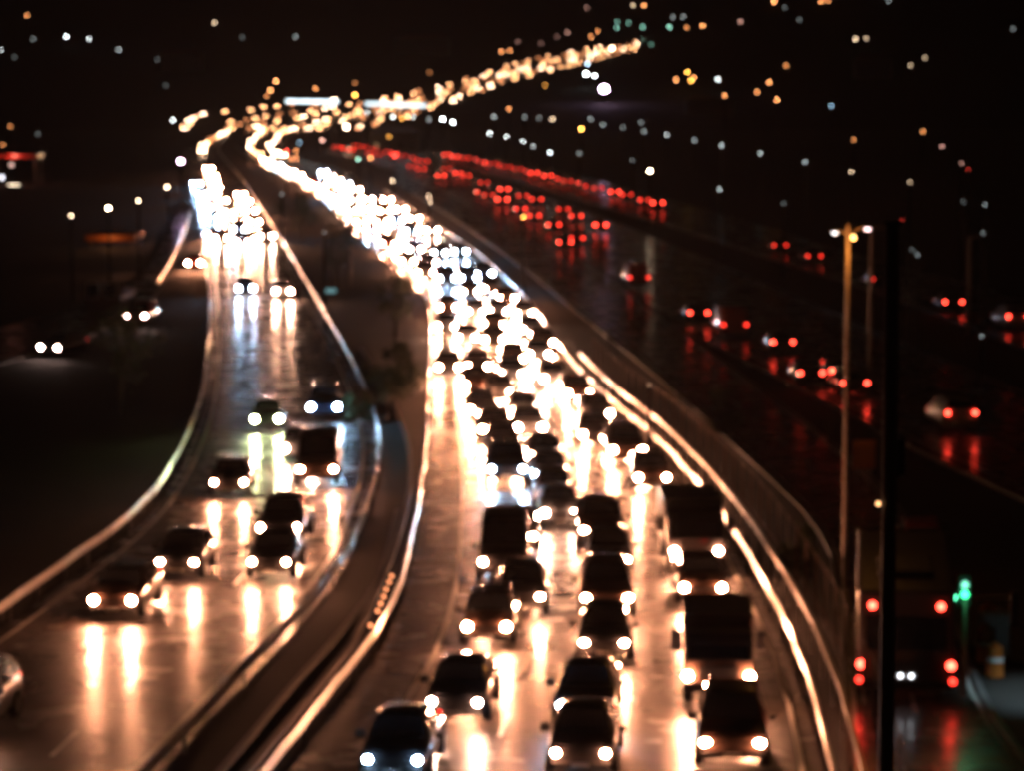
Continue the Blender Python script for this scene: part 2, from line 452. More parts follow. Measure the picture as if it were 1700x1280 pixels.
def lens(kind, mat, w=.11, h=.10):
    k = (kind, mat.name, w, h)
    if k not in LENS:
        me = mesh_of(lens_bm(w, h, .05 if kind == 'head' else .03)); me.materials.append(mat); LENS[k] = me
    return LENS[k]
WHEELS = {}
def wheel_meshes(r):
    if r not in WHEELS:
        b = bmesh.new(); tube(b, (0, -.11, 0), (0, .11, 0), r, seg=20); t = mesh_of(b); t.materials.append(M['tyre'])
        b = bmesh.new(); tube(b, (0, -.118, 0), (0, .118, 0), r * .62, seg=14); m = mesh_of(b); m.materials.append(M['rim'])
        WHEELS[r] = (t, m)
    return WHEELS[r]
BODY = {}
def body_meshes(kind):
    if kind in BODY: return BODY[kind]
    S = SPEC[kind]; st = S['st']
    bm = bmesh.new(); loft(bm, st); body = mesh_of(bm, True)
    def P(i, top):
        x, wb, zb, zs, zt, wt = st[i]
        return (wt, zt - .05) if top else (wb * .94, zs)
    out = {}
    a, b_ = S['ws']
    def glasspan(i, j):
        bm = bmesh.new(); A = P(i, 1); B = P(j, 1); xa = st[i][0]; xb = st[j][0]
        panel(bm, [(xa, A[0], A[1] + .05), (xa, -A[0], A[1] + .05), (xb, -B[0], B[1] + .05), (xb, B[0], B[1] + .05)], .08, .03)
        return mesh_of(bm)
    out['windscreen'] = glasspan(a, b_)
    if S['rw']: out['rear_window'] = glasspan(*S['rw'])
    for sgn, nm in ((1, 'side_window'), (-1, 'side_window_')):
        bm = bmesh.new()
        for i, j in S['side']:
            A0 = P(i, 0); A1 = P(i, 1); B0 = P(j, 0); B1 = P(j, 1)
            panel(bm, [(st[i][0], sgn*A0[0], A0[1]), (st[j][0], sgn*B0[0], B0[1]), (st[j][0], sgn*B1[0], B1[1]), (st[i][0], sgn*A1[0], A1[1])], .10, .012)
        out[nm] = mesh_of(bm)
    for m in out.values(): m.materials.append(M['glass'])
    x, y, z = S['lamp']
    bm = bmesh.new(); box(bm, x - .05, x + .06, -y + .15, y - .15, z - .12, z + .02, .02); out['grille'] = mesh_of(bm); out['grille'].materials.append(M['trim'])
    bm = bmesh.new(); box(bm, x - .15, x + .10, -y - .12, y + .12, z - .36, z - .22, .04); out['bumper'] = mesh_of(bm); out['bumper'].materials.append(M['trim'])
    bm = bmesh.new(); box(bm, x + .09, x + .12, -.22, .22, z - .34, z - .24); out['number_plate'] = mesh_of(bm); out['number_plate'].materials.append(M['plate'])
    BODY[kind] = (body, out)
    return BODY[kind]
PROTO = {}
def proto(kind, paint, lampc, level, away=False):
    """level 2: every part; 1: body, glass, lamps; 0: body and lamps"""
    key = (kind, paint, lampc, level, away)
    if key in PROTO: return PROTO[key]
    S = SPEC[kind]
    name = {'hatchback': 'hatchback', 'sedan': 'sedan', 'suv': 'suv', 'van': 'van'}[kind]
    root = empty(name, (0, 0, 0))
    body, gl = body_meshes(kind)
    bk = ('b', kind, paint)
    if bk not in PROTO:
        b2 = body.copy(); b2.materials.clear(); b2.materials.append(PAINTS[paint]); PROTO[bk] = b2
    link('body', PROTO[bk], root)
    if level >= 1:
        for nm, me in gl.items():
            if level == 1 and nm in ('grille', 'bumper', 'number_plate', 'side_window', 'side_window_'): continue
            link(nm.rstrip('_'), me, root)
    if level >= 2:
        r = .31 if kind in ('hatchback', 'sedan') else .36
        ty, ri = wheel_meshes(r)
        wy = S['st'][4][1] - .08
        for x in S['wheels']:
            for s in (1, -1):
                t = link('wheel', ty, root); t.location = (x, s * wy, r)
                link('rim', ri, t)
        for s in (1, -1):
            b = bmesh.new(); i = S['ws'][0]; st = S['st'][i]
            box(b, st[0] - .45, st[0] - .30, s * (st[1] + .02), s * (st[1] + .20), st[3] + .02, st[3] + .16, .03); obj('mirror', b, M['trim'], root)
    x, y, z = S['lamp']
    rr = (.125 * (.82 + .12 * (paint % 4)), .105 * (.75 + .14 * ((paint * 3 + len(kind)) % 4))) if level == 2 else ((.16, .14) if level == 1 else (.17, .17))
    for s in (1, -1):
        o = link('headlight', lens('head', (LAMPM if level >= 0 else LAMPF)[lampc] if not away else M['plate'], *rr), root); o.location = (x + .06 if level else x + .1, s * y, z); 
    x, y, z = S['tail']
    if away or level >= 1:
        for s in (1, -1):
            m = TAILB if away == 'brake' else (TAILF if away == 'dim' else TAILM)
            o = link('tail_light', lens('tail', m, *((.12, .10) if level else (.17, .14))), root); o.location = (x - .04, s * y, z); o.rotation_euler = (0, 0, math.pi)
    PROTO[key] = root
    root['_fresh'] = 1
    return root
NC = {'n': 0}
PLACED = []
def heading(line, p):
    best = min(range(len(line)), key=lambda i: (line[i] - p).length_squared)
    t = (line[min(best + 1, len(line) - 1)] - line[max(best - 1, 0)])
    return math.atan2(t.y, t.x)
BEAM = {}
def add_beams(root, kind, lampc, power):
    x, y, z = SPEC[kind]['lamp'] if kind in SPEC else kind
    for s in (1, -1):
        key = (lampc, power)
        if key not in BEAM:
            l = bpy.data.lights.new('beam', 'SPOT'); l.energy = power; l.spot_size = R(56); l.spot_blend = .9
            l.color = {'warm': (1, .36, .17), 'soft': (1, .45, .26), 'cool': (.42, .68, 1), 'green': (.95, 1, .6)}[lampc]
            l.shadow_soft_size = .09; l.specular_factor = 1.0
            BEAM[key] = l
        o = bpy.data.objects.new('headlight_beam', BEAM[key]); col.objects.link(o); o.parent = root
        o.location = (x + .22, s * y, z); o.rotation_euler = (0, R(-90 + 5) * -1 * -1, 0)
        o.rotation_euler = Vector((1, 0, -.05)).to_track_quat('-Z', 'Y').to_euler()
def place(key, px, py, kind='sedan', paint=None, lampc='warm', label=None, group=None, away=False, beams=0, cat='car', level=None, point=None, turn=0.0):
    S = SPEC[kind]
    if point is None:
        if away: z, fx = S['tail'][2], S['tail'][0]
        else: z, fx = S['lamp'][2], S['lamp'][0]
        p = at(px, py, z); p.z = 0
    else: p = point.copy(); fx = 0
    cl = lane(key, .5) if isinstance(key, str) else key
    h = heading(cl, p) + (0 if away else math.pi) + turn
    c = p - Vector((math.cos(h), math.sin(h), 0)) * fx
    for q in PLACED:
        d = c - q[0]; lon = abs(d.x * math.cos(h) + d.y * math.sin(h)); lat = abs(-d.x * math.sin(h) + d.y * math.cos(h))
        if lon < 4.2 and lat < 1.6:
            return None
    PLACED.append((c, (px, py)))
    if paint is None: paint = random.choice([0, 0, 1, 1, 2, 3, 4, 5, 6])
    if level is None: level = 2 if c.y < 135 else (1 if c.y < 330 else 0)
    pr = proto(kind, paint, lampc, level, away)
    if pr.get('_fresh'): del pr['_fresh']; o = pr
    else: o = copy_tree(pr)
    for k in ('label', 'category', 'group'):
        if k in o.keys(): del o[k]
    o.location = (c.x, c.y, terrain(c.y) + .10 + max(0, c.y - 400) * .0001)
    slope = math.atan(HILLA) if c.y > HILL0 else 0
    o.rotation_euler = (0, 0, h)
    tag(o, label, cat, group)
    if beams: add_beams(o, kind, lampc, beams)
    return o
LN = {'left': lane('B', .24), 'mid': lane('B', .5), 'right': lane('B', .8)}
HAZE = .000022
BP = 70.0
# --- left road, individually placed
GA = 'oncoming cars on the left road'
for px, py, kd, pt, lc, lb in [
    (-84, 1195, 'suv', 2, 'soft', 'dark wet car cut by the left edge of the photo at the bottom'),
    (187, 1002, 'sedan', 6, 'warm', 'brown car with round warm headlights, nearest to the viewer on the left road'),
    (294, 938, 'hatchback', 1, 'warm', 'graphite hatchback with warm headlights just behind the nearest car of the left road'),
    (447, 938, 'hatchback', 0, 'warm', 'black hatchback with warm headlights by the inner barrier of the left road bend'),
    (463, 881, 'suv', 0, 'warm', 'tall black car close behind another by the inner barrier of the left road'),
    (380, 805, 'sedan', 0, 'warm', 'black car alone on the outer side of the left road bend'),
    (526, 783, 'van', 6, 'warm', 'brown van with wide set warm headlights at the left road bend'),
    (495, 748, 'sedan', 2, 'soft', 'silver car half hidden behind the brown van on the left road'),
    (443, 699, 'hatchback', 1, 'green', 'car with greenish white headlights on the left road before the bend'),
    (538, 679, 'suv', 5, 'cool', 'dark blue car with cool white headlights at the right side of the left road'),
    (408, 480, 'hatchback', 0, 'cool', 'car with bluish white headlights and long blue streaks on the wet left road'),
    (470, 485, 'hatchback', 3, 'soft', 'white hatchback with long white streaks beside the bluish pair on the left road')]:
    place('A', px, py, kd, pt, lc, lb, GA, beams=BP, cat='van' if kd == 'van' else 'car')
for px, py, lb in [(352, 390, 'first car at the near end of the far queue on the left road, outer lane'),
                   (413, 398, 'first car at the near end of the far queue on the left road, inner lane')]:
    place('A', px, py, 'hatchback', 1, 'warm', lb, GA, beams=BP)
def queue(line, s0, s1, gap, jit, label, group, lamps, away=False, skip=0.0, kinds=('sedan', 'hatchback', 'hatchback', 'suv'), level=None, latj=.25):
    s = s0 + random.random() * gap; n = 0; L = length(line)
    while s < min(s1, L):
        if random.random() > skip:
            p, t = along(line, s)
            p = p + Vector((t.y, -t.x, 0)) * random.uniform(-latj, latj)
            o = place(line, -1, -1, random.choice(kinds), None, random.choice(lamps), label, group, away=random.choice(away) if isinstance(away, tuple) else away, point=p, level=level)
            n += o is not None
        s += gap + random.uniform(-jit, jit)
    return n
def s_at(line, y):
    acc = 0
    for a, b in zip(line, line[1:]):
        if b.y > y: return acc
        acc += (b - a).length
    return acc
WS = ('warm', 'warm', 'soft', 'soft', 'cool')
for f, nm in ((.22, 'outer'), (.52, 'middle'), (.82, 'inner')):
    ln = lane('A', f)
    queue(ln, s_at(ln, 318), s_at(ln, {.22: 570, .52: 640, .82: 500}[f]), 44, 16, 'small headlight pair in the glaring queue at the far end of the left road', 'cars queuing at the far end of the left road', WS)
queue(lane('A', .5), s_at(lane('A', .5), 800), 1e9, 40, 12, 'faint car in the last glow of the left road before the dark hill', 'cars in the last glow of the left road', WS, level=-1)

# --- middle road, individually placed
GB = 'oncoming cars on the crowded middle road'
for px, py, kd, pt, lc, lb, ky in [
    (652, 1268, 'sedan', 0, 'cool', 'black car with slanted white headlights at the bottom left of the middle road', 'left'),
    (755, 1172, 'sedan', 0, 'soft', 'black car with lit roof edge behind the bottom left car of the middle road', 'left'),
    (808, 1046, 'hatchback', 6, 'warm', 'brown hatchback with round headlights by the left shoulder of the middle road', 'left'),
    (964, 1257, 'sedan', 0, 'warm', 'black car at the bottom centre with warm round headlights and dark bonnet', 'mid'),
    (970, 1178, 'sedan', 0, 'cool', 'black car with oval cool headlights, behind the bottom centre car', 'mid'),
    (1003, 1073, 'hatchback', 1, 'warm', 'graphite hatchback in the centre lane behind the car with cool oval headlights', 'mid'),
    (1008, 998, 'suv', 6, 'warm', 'brown car with two warm headlights in the centre lane, left of the lit wet strip', 'mid'),
    (1216, 1240, 'suv', 6, 'warm', 'brown off roader with lit bumper at the bottom of the right lane', 'right'),
    (1167, 981, 'sedan', 6, 'warm', 'brown car ahead of the high sided lorry in the right lane of the middle road', 'right'),
    (866, 996, 'hatchback', 1, 'warm', 'graphite hatchback beside the glare, left of the centre lane', 'left'),
    (836, 938, 'van', 1, 'warm', 'tall dark van with dim front at the left shoulder of the middle road', 'left'),
    (858, 895, 'sedan', 0, 'warm', 'black car right behind the tall dark van', 'left'),
    (1000, 885, 'suv', 6, 'warm', 'brown car whose headlights flank a dark gap in the centre lane', 'mid'),
    (1012, 934, 'hatchback', 1, 'warm', 'small car between two brown cars of the centre lane', 'mid'),
    (930, 856, 'hatchback', 2, 'soft', 'silver car in the white glare column, nearest of the column', 'mid'),
    (921, 826, 'hatchback', 3, 'soft', 'white hatchback in the white glare column, second of the column', 'mid'),
    (914, 794, 'hatchback', 2, 'soft', 'silver hatchback in the white glare column, third of the column', 'mid'),
    (906, 763, 'sedan', 1, 'soft', 'graphite car in the white glare column, fourth of the column', 'mid'),
    (842, 783, 'suv', 1, 'cool', 'graphite car with cool white headlights over the tall dark van', 'left'),
    (836, 749, 'hatchback', 6, 'warm', 'brown hatchback behind the cool white pair of the left lane', 'left'),
    (1083, 797, 'hatchback', 6, 'warm', 'brown hatchback close to the right barrier of the middle road', 'right'),
    (1042, 751, 'suv', 6, 'warm', 'brown car with two big round headlights near the start of the bright right barrier', 'right'),
    (1018, 770, 'hatchback', 1, 'warm', 'small car squeezed left of the pair with big round headlights', 'right'),
    (988, 725, 'hatchback', 1, 'warm', 'graphite hatchback left of the right lane, above the big round pair', 'mid'),
    (993, 690, 'hatchback', 1, 'warm', 'graphite hatchback at the right edge, level with the first bright barrier section', 'right'),
    (961, 656, 'hatchback', 6, 'warm', 'brown hatchback at the right edge where the bright barrier begins', 'right'),
    (958, 690, 'hatchback', 1, 'warm', 'small car left of the hatchback at the first bright barrier section', 'mid'),
    (880, 713, 'hatchback', 2, 'soft', 'silver hatchback in the middle of the road below the widest glare', 'mid'),
    (822, 716, 'hatchback', 1, 'warm', 'small dark car near the left shoulder under the widest glare', 'left'),
    (870, 687, 'hatchback', 3, 'soft', 'white hatchback inside the widest glare', 'mid'),
    (800, 683, 'hatchback', 1, 'warm', 'small car by the left shoulder, left of the widest glare', 'left'),
    (830, 655, 'hatchback', 2, 'warm', 'silver hatchback above the widest glare, left side', 'left'),
    (790, 642, 'hatchback', 6, 'warm', 'brown hatchback close to the left barrier above the widest glare', 'left'),
    (868, 656, 'hatchback', 3, 'soft', 'white hatchback at the top of the widest glare', 'mid'),
    (914, 655, 'hatchback', 2, 'soft', 'silver hatchback at the right tip of the white glare', 'right'),
    (850, 624, 'hatchback', 2, 'soft', 'small silver car over the top of the widest glare', 'mid'),
    (920, 632, 'hatchback', 3, 'soft', 'white hatchback at the right edge behind the silver one', 'right'),
    (793, 611, 'hatchback', 1, 'warm', 'car with one clear headlight in a brown gap, left lanes', 'left'),
    (745, 612, 'hatchback', 1, 'warm', 'small car hugging the left barrier in the dense pack', 'left'),
    (853, 598, 'hatchback', 6, 'warm', 'brown hatchback in the centre of the dense pack', 'mid'),
    (895, 591, 'hatchback', 2, 'soft', 'silver hatchback on the right of the dense pack', 'right'),
    (903, 571, 'hatchback', 6, 'warm', 'brown hatchback at the far right of the dense pack, next to the barrier', 'right'),
    (820, 566, 'hatchback', 1, 'warm', 'graphite hatchback in the middle of the dense pack', 'mid'),
    (775, 563, 'hatchback', 3, 'soft', 'white hatchback in the left half of the dense pack', 'left'),
    (741, 544, 'hatchback', 2, 'soft', 'silver hatchback by the left barrier at the waist of the dense pack', 'left'),
    (882, 549, 'hatchback', 2, 'soft', 'silver hatchback by the right barrier at the waist of the dense pack', 'right'),
    (820, 542, 'hatchback', 6, 'warm', 'brown hatchback in the centre at the waist of the dense pack', 'mid'),
    (871, 522, 'hatchback', 3, 'soft', 'white hatchback right of centre above the waist of the dense pack', 'right'),
    (744, 512, 'hatchback', 6, 'warm', 'brown hatchback with a clear pair of headlights by the left edge of the pack', 'left'),
    (790, 519, 'hatchback', 3, 'soft', 'white hatchback left of centre above the waist of the dense pack', 'left'),
    (828, 519, 'hatchback', 2, 'soft', 'silver hatchback in the centre above the waist of the dense pack', 'mid'),
    (842, 497, 'hatchback', 6, 'warm', 'brown hatchback at the upper right of the dense pack', 'right'),
    (781, 486, 'hatchback', 1, 'warm', 'graphite hatchback at the upper left of the dense pack', 'left'),
    (816, 481, 'hatchback', 1, 'warm', 'graphite hatchback at the top of the dense pack', 'mid')]:
    place(LN[ky], px, py, kd, pt, lc, lb, GB, beams=BP if py > 700 else 0, cat='van' if kd == 'van' else 'car')
for f in (.17, .38, .60, .84):
    ln = lane('B', f)
    queue(ln, s_at(ln, 252), s_at(ln, {.17: 740, .38: 560, .60: 640, .84: 480}[f]), {.17: 24, .38: 34, .60: 36, .84: 38}[f], 12, 'headlight pair in the packed far queue of the middle road', 'cars queuing on the far half of the middle road', WS)
for f in (.3, .7):
    ln = lane('B', f)
    queue(ln, s_at(ln, 700), s_at(ln, 1290), 44, 16, 'tiny headlight pair where the middle road bends under the lit gantry', 'cars at the far bend of the middle road', WS, kinds=('hatchback',), level=-1)
# beyond the three hundred nearest, the traffic on the far bend and the hill is one mass
def far_traffic(name, label, runs, red=0):
    bms = {k: bmesh.new() for k in ('body', 'warm', 'soft', 'cool')}
    for f, y0, y1, gap, lat in runs:
        ln = lane('B', f); s0 = s_at(ln, y0); s1 = min(s_at(ln, y1), length(ln)); s = s0
        while s < s1:
            p, t = along(ln, s); n = Vector((t.y, -t.x, 0)); p = p + n * random.uniform(-lat, lat)
            fr = Vector((-t.x, -t.y, 0)); z = terrain(p.y) + .2
            rot = Matrix.Rotation(math.atan2(fr.y, fr.x), 4, 'Z')
            b = bmesh.new(); loft(b, SPEC['hatchback']['st'][::2] + SPEC['hatchback']['st'][-1:])
            me = bpy.data.meshes.new('tmp'); b.transform(Matrix.Translation((p.x, p.y, z)) @ rot); b.to_mesh(me); b.free()
            bms['body'].from_mesh(me); bpy.data.meshes.remove(me)
            k = random.choice(('warm', 'warm', 'soft', 'cool', 'cool'))
            for sd in (1, -1):
                q = p + fr * 2.05 + n * .6 * sd
                ball(bms[k], (q.x, q.y, z + .64), .19, .19, .17, 8, 4)
            s += gap * random.uniform(.55, 1.45)
    me = bpy.data.meshes.new(name); out = bmesh.new()
    for i, k in enumerate(('body', 'warm', 'soft', 'cool')):
        m2 = bpy.data.meshes.new('t'); bms[k].to_mesh(m2); n0 = len(out.faces); out.from_mesh(m2); out.faces.ensure_lookup_table()
        for fc in out.faces[n0:]: fc.material_index = i
    out.to_mesh(me)
    for mt in (PAINTS[1], LAMPF['warm'], LAMPF['soft'], LAMPF['cool']): me.materials.append(mt)
    tag(link(name, me), label, None, None, 'stuff')
far_traffic('distant_traffic', 'band of tiny headlights at the far bend and up the far hill',
            [(f, 1290, 1540, 17, 5) for f in (-1.4, -.5, 0, .45, .9, 1.5)] + [(f, 1540, 2290, 27, 4) for f in (-.6, .1, .6, 1.3)] + [(.5, 2290, 2420, 60, 3)])

# --- red side
GC = 'cars driving away on the right hand roads'
for key, px, py, kd, pt, br, lb in [
    ('C', 1596, 689, 'suv', 3, 'brake', 'pale roofed car with two red tail lights in the middle of the right side'),
    ('C', 1347, 622, 'hatchback', 0, 'brake', 'car with red tail lights left of the amber lamp post, beside others'),
    ('C', 1398, 618, 'hatchback', 1, 'brake', 'car with red tail lights just behind the amber lamp post'),
    ('C', 1420, 639, 'sedan', 1, 'brake', 'car with low red tail lights right below the lamp post pair'),
    ('C', 1300, 570, 'hatchback', 0, 'brake', 'dark car with one strong red light and its red streak'),
    ('C', 1220, 541, 'van', 4, True, 'red lit boxy van right of the strongest single red light'),
    ('C', 1160, 521, 'hatchback', 0, 'brake', 'dark car with the strongest red brake light of the right road'),
    ('C', 1061, 462, 'van', 4, True, 'red lit boxy van alone on the dark stretch of the right road'),
    ('C', 938, 403, 'sedan', 0, 'brake', 'car with a glowing pair of brake lights at the near end of the red queue'),
    ('C', 958, 396, 'hatchback', 4, True, 'red car next to the glowing brake light pair'),
    ('D', 1690, 527, 'suv', 3, 'brake', 'pale boxy car with red lights cut by the right edge of the photo'),
    ('D', 1583, 503, 'sedan', 1, 'brake', 'car with two clear red tail lights below the short grey lamp post'),
    ('D', 1461, 465, 'hatchback', 1, True, 'faint red car right of the amber lamp post'),
    ('D', 1352, 426, 'sedan', 4, True, 'dim red car left of the amber lamp post'),
    ('D', 1295, 408, 'hatchback', 0, True, 'car showing a single dim red light left of the lamp post heads')]:
    place(key, px, py, kd, pt, 'warm', lb, GC, away=br, cat='van' if kd == 'van' else 'car')
for f in (.3, .7):
    ln = lane('C', f)
    queue(ln, s_at(ln, 355), s_at(ln, 900), 24, 12, 'red tail light pair in the queue of the upper right road', 'cars queuing away on the right road', ('warm',), away=('dim', 'dim', 'brake', True), skip=.3, latj=.6)
ln = lane('D', .45)
queue(ln, s_at(ln, 425), s_at(ln, 760), 15, 7, 'red tail light pair in the thin red chain beyond the right road', 'cars in the thin red chain', ('warm',), away=('dim', 'brake', True), skip=.15, latj=.8)
# --- side road at the far left
place('E', 225, 527, 'suv', 4, 'faint', 'car with two pinkish headlights on the small road left of the left road', 'cars on the small left side road', beams=0)
place('E', 82, 579, 'hatchback', 1, 'faint', 'car with faint white headlights near the left edge of the photo', 'cars on the small left side road', beams=0)
place('E', 322, 438, 'hatchback', 4, 'warm', 'lone car with a warm double light at the outer edge of the left road', 'cars on the small left side road', beams=0)

# --- lorries and bus
def boxed(name, label, cat, px, py, z_l, L, W, H, cab, line, lampc, paint, lampy, roofz=None):
    p = at(px, py, z_l); p.z = 0
    h = heading(line, p) + math.pi
    c = p - Vector((math.cos(h), math.sin(h), 0)) * (L / 2)
    PLACED.append((c, (px, py)))
    root = empty(name, (c.x, c.y, .10), h); tag(root, label, cat)
    x1 = L / 2; xc = x1 - cab
    b = bmesh.new(); box(b, -L/2, xc - .15, -W/2, W/2, .95, H, .05); obj('cargo_box', b, M['trim'] if paint == 0 else PAINTS[paint], root)
    b = bmesh.new()
    prof = [(xc, .55), (x1 - .02, .55), (x1, 1.25), (x1 - .28, H * .78), (x1 - .55, H * .86), (xc, H * .86)]
    for s in (-1, 1): pass
    A = [b.verts.new((x, -W/2 * .94, z)) for x, z in prof]; B = [b.verts.new((x, W/2 * .94, z)) for x, z in prof]
    b.faces.new(A); b.faces.new(B[::-1])
    for i in range(6): b.faces.new((A[i], A[(i+1) % 6], B[(i+1) % 6], B[i]))
    obj('cab', b, PAINTS[paint], root)
    b = bmesh.new(); panel(b, [(x1, -W*.43, 1.3), (x1, W*.43, 1.3), (x1 - .28, W*.43, H*.76), (x1 - .28, -W*.43, H*.76)], .05, .015); obj('windscreen', b, M['glass'], root)
    b = bmesh.new(); box(b, x1 - .1, x1 + .12, -W/2, W/2, .42, .68, .03); obj('bumper', b, M['trim'], root)
    b = bmesh.new(); box(b, x1 - .02, x1 + .03, -W*.28, W*.28, .78, 1.12, .02); obj('grille', b, M['trim'], root)
    b = bmesh.new(); box(b, -L/2 + .2, xc, -W*.3, W*.3, .6, .93); obj('chassis', b, M['trim'], root)
    ty, ri = wheel_meshes(.46)
    for x in (-L/2 + 1.2, x1 - .75):
        for s in (1, -1):
            t = link('wheel', ty, root); t.location = (x, s * (W/2 - .16), .46); link('rim', ri, t)
    for s in (1, -1):
        b = bmesh.new(); box(b, x1 - .35, x1 - .22, s * (W/2 + .04), s * (W/2 + .30), 1.55, 2.05, .03); obj('mirror', b, M['trim'], root)
        o = link('headlight', lens('head', LAMPM[lampc], .13, .11), root); o.location = (x1 + .06, s * lampy, z_l)
    add_beams(root, (x1 - .1, lampy, z_l), lampc, BP)
    return root
boxed('lorry', 'dark lorry with wide mirrors near the bottom of the right lane', 'lorry', 1193, 1129, .85, 5.2, 2.0, 2.3, 1.6, LN['right'], 'warm', 6, .86)
boxed('lorry', 'high sided dark lorry in the right lane beside the bright curved rail', 'lorry', 1156, 920, .85, 5.6, 2.1, 2.5, 1.6, LN['right'], 'warm', 0, .78)
def bus():
    p = at(1504, 1110, 1.05); p.z = 0
    h = math.pi / 2 - .115
    root = empty('bus', (p.x, p.y, .10), h); tag(root, 'city bus seen from behind with six red lights at the bottom right', 'bus')
    L, W, H = 11.5, 2.75, 3.15
    b = bmesh.new(); box(b, 0, L, -W/2, W/2, .42, H, .12); obj('body', b, PAINTS[6], root)
    b = bmesh.new(); box(b, -.02, .05, -W*.40, W*.40, 1.45, 2.42, .01); obj('rear_window', b, M['glass'], root)
    for s in (1, -1):
        b = bmesh.new(); box(b, .6, L - .4, s*(W/2 - .02), s*(W/2 + .015), 1.45, 2.5, .0); obj('side_window', b, M['glass'], root)
    b = bmesh.new(); box(b, -.12, .02, -W*.48, W*.48, .38, .62, .03); obj('bumper', b, M['trim'], root)
    b = bmesh.new(); box(b, -.03, .03, -.28, .28, .66, .80); obj('number_plate', b, M['plate'], root)
    b = bmesh.new(); box(b, 2.2, 5.0, -.8, .8, H - .02, H + .22, .06); obj('roof_unit', b, PAINTS[1], root)
    for i, (y, z, r, m) in enumerate([(1.25, 1.05, .13, TAILB), (1.30, .62, .10, TAILM), (.95, 2.72, .11, TAILB)]):
        for s in (1, -1):
            o = link('tail_light', lens('tail', m, r, r), root); o.location = (-.06 if z > .7 else -.13, s * y, z); o.rotation_euler = (0, 0, math.pi)
    for s in (1, -1):
        o = link('plate_light', lens('tail', PLATEL, .06, .06), root); o.location = (-.06, s * .15, .74); o.rotation_euler = (0, 0, math.pi)
    ty, ri = wheel_meshes(.5)
    for x in (2.6, 9.0):
        for s in (1, -1):
            t = link('wheel', ty, root); t.location = (x, s * (W/2 - .1), .5); link('rim', ri, t)
bus()
place('H', 1532, 905, 'hatchback', 4, 'warm', 'red roofed car ahead of the bus, right of the tall dark pole', None, away=True)

# ------------------------------------------------------------------ posts
def lamp_glow(name, c, s):
    k = ('g', name)
    if k not in LENS: LENS[k] = emit(name, c, s)
    return LENS[k]
def double_post():
    Y = 102.0
    base = at_depth(1408, 372, Y); H = base.z
    root = empty('lamp_post', (base.x, Y, 0)); tag(root, 'tall lamp post lit amber with lamp heads on both sides, above the bus', 'lamp post')
    b = bmesh.new(); tube(b, (0, 0, 0), (0, 0, H), .10, .07, 12); obj('pole', b, M['postpaint'], root)
    for dx, dz, nm, c, s in ((-.45, -.25, 'head_pale', (.9, .95, 1), 3.5), (.66, -.12, 'head_pink', (1, .75, .78), 5)):
        b = bmesh.new(); tube(b, (0, 0, H - .3), (dx, 0, H + dz + .08), .035, seg=6); obj('arm', b, M['postpaint'], root)
        b = bmesh.new(); box(b, dx - .16, dx + .16, -.12, .12, H + dz, H + dz + .07, .02); lh = obj('lamp_head', b, M['darkmetal'], root)
        b = bmesh.new(); ball(b, (dx, 0, H + dz - .03), .11, .11, .06); obj('lamp_bulb', b, lamp_glow(nm, c, s), lh)
    b = bmesh.new(); box(b, .10, .2, -.42, -.32, H - .42, H - .32, .01); lh = obj('lamp_head', b, M['darkmetal'], root)
    b = bmesh.new(); ball(b, (.13, -.45, H - .42), .09, .09, .09); obj('lamp_bulb', b, lamp_glow('head_amber', (1, .6, .2), 5), lh)
    l = bpy.data.lights.new('amber_lamp', 'POINT'); l.energy = 210; l.color = (1, .36, .06); l.shadow_soft_size = .1
    o = bpy.data.objects.new('amber_lamp', l); col.objects.link(o); o.parent = root; o.location = (.05, -.95, H - .9)
double_post()
def dark_pole():
    Y = 42.0; t = at_depth(1482, 372, Y)
    root = empty('signal_pole', (t.x, Y, 0)); tag(root, 'thick black pole running from the bottom edge up past the bus, nearest object of all', 'pole')
    b = bmesh.new(); tube(b, (0, 0, 0), (0, 0, t.z), .12, .10, 16); obj('pole', b, M['darkmetal'], root)
    b = bmesh.new(); tube(b, (0, 0, t.z), (0, 0, t.z + .05), .16, seg=16); obj('cap', b, M['darkmetal'], root)
    z0 = at_depth(1482, 790, Y).z; z1 = at_depth(1482, 730, Y).z
    b = bmesh.new(); box(b, .08, .21, -.08, .08, z0, z1, .01); obj('junction_box', b, M['soot'], root)
    b = bmesh.new(); ball(b, (-.16, -.05, at_depth(1482, 836, Y).z), .035, .035, .035); obj('indicator_lamp', b, lamp_glow('tiny_amber', (1, .5, .2), 3), root)
dark_pole()
def single_post(px, ytop, Y, label, r=.11):
    t = at_depth(px, ytop, Y)
    root = empty('lamp_post', (t.x, Y, 0)); tag(root, label, 'lamp post')
    b = bmesh.new(); tube(b, (0, 0, 0), (0, 0, t.z), r * 1.4, r, 10); obj('pole', b, M['postpaint'], root)
    b = bmesh.new(); tube(b, (0, 0, t.z - .1), (.9, 0, t.z + .1), r * .5, seg=6); obj('arm', b, M['postpaint'], root)
    b = bmesh.new(); box(b, .8, 1.3, -.14, .14, t.z + .02, t.z + .14, .03); obj('lamp_head', b, M['darkmetal'], root)
single_post(1447, 378, 180, 'thin grey lamp post just right of the amber lit one')
single_post(1610, 392, 210, 'short grey lamp post standing over the pair of clear red tail lights')
single_post(582, 372, 265, 'thin unlit lamp post in the dark verge between the left and middle roads')
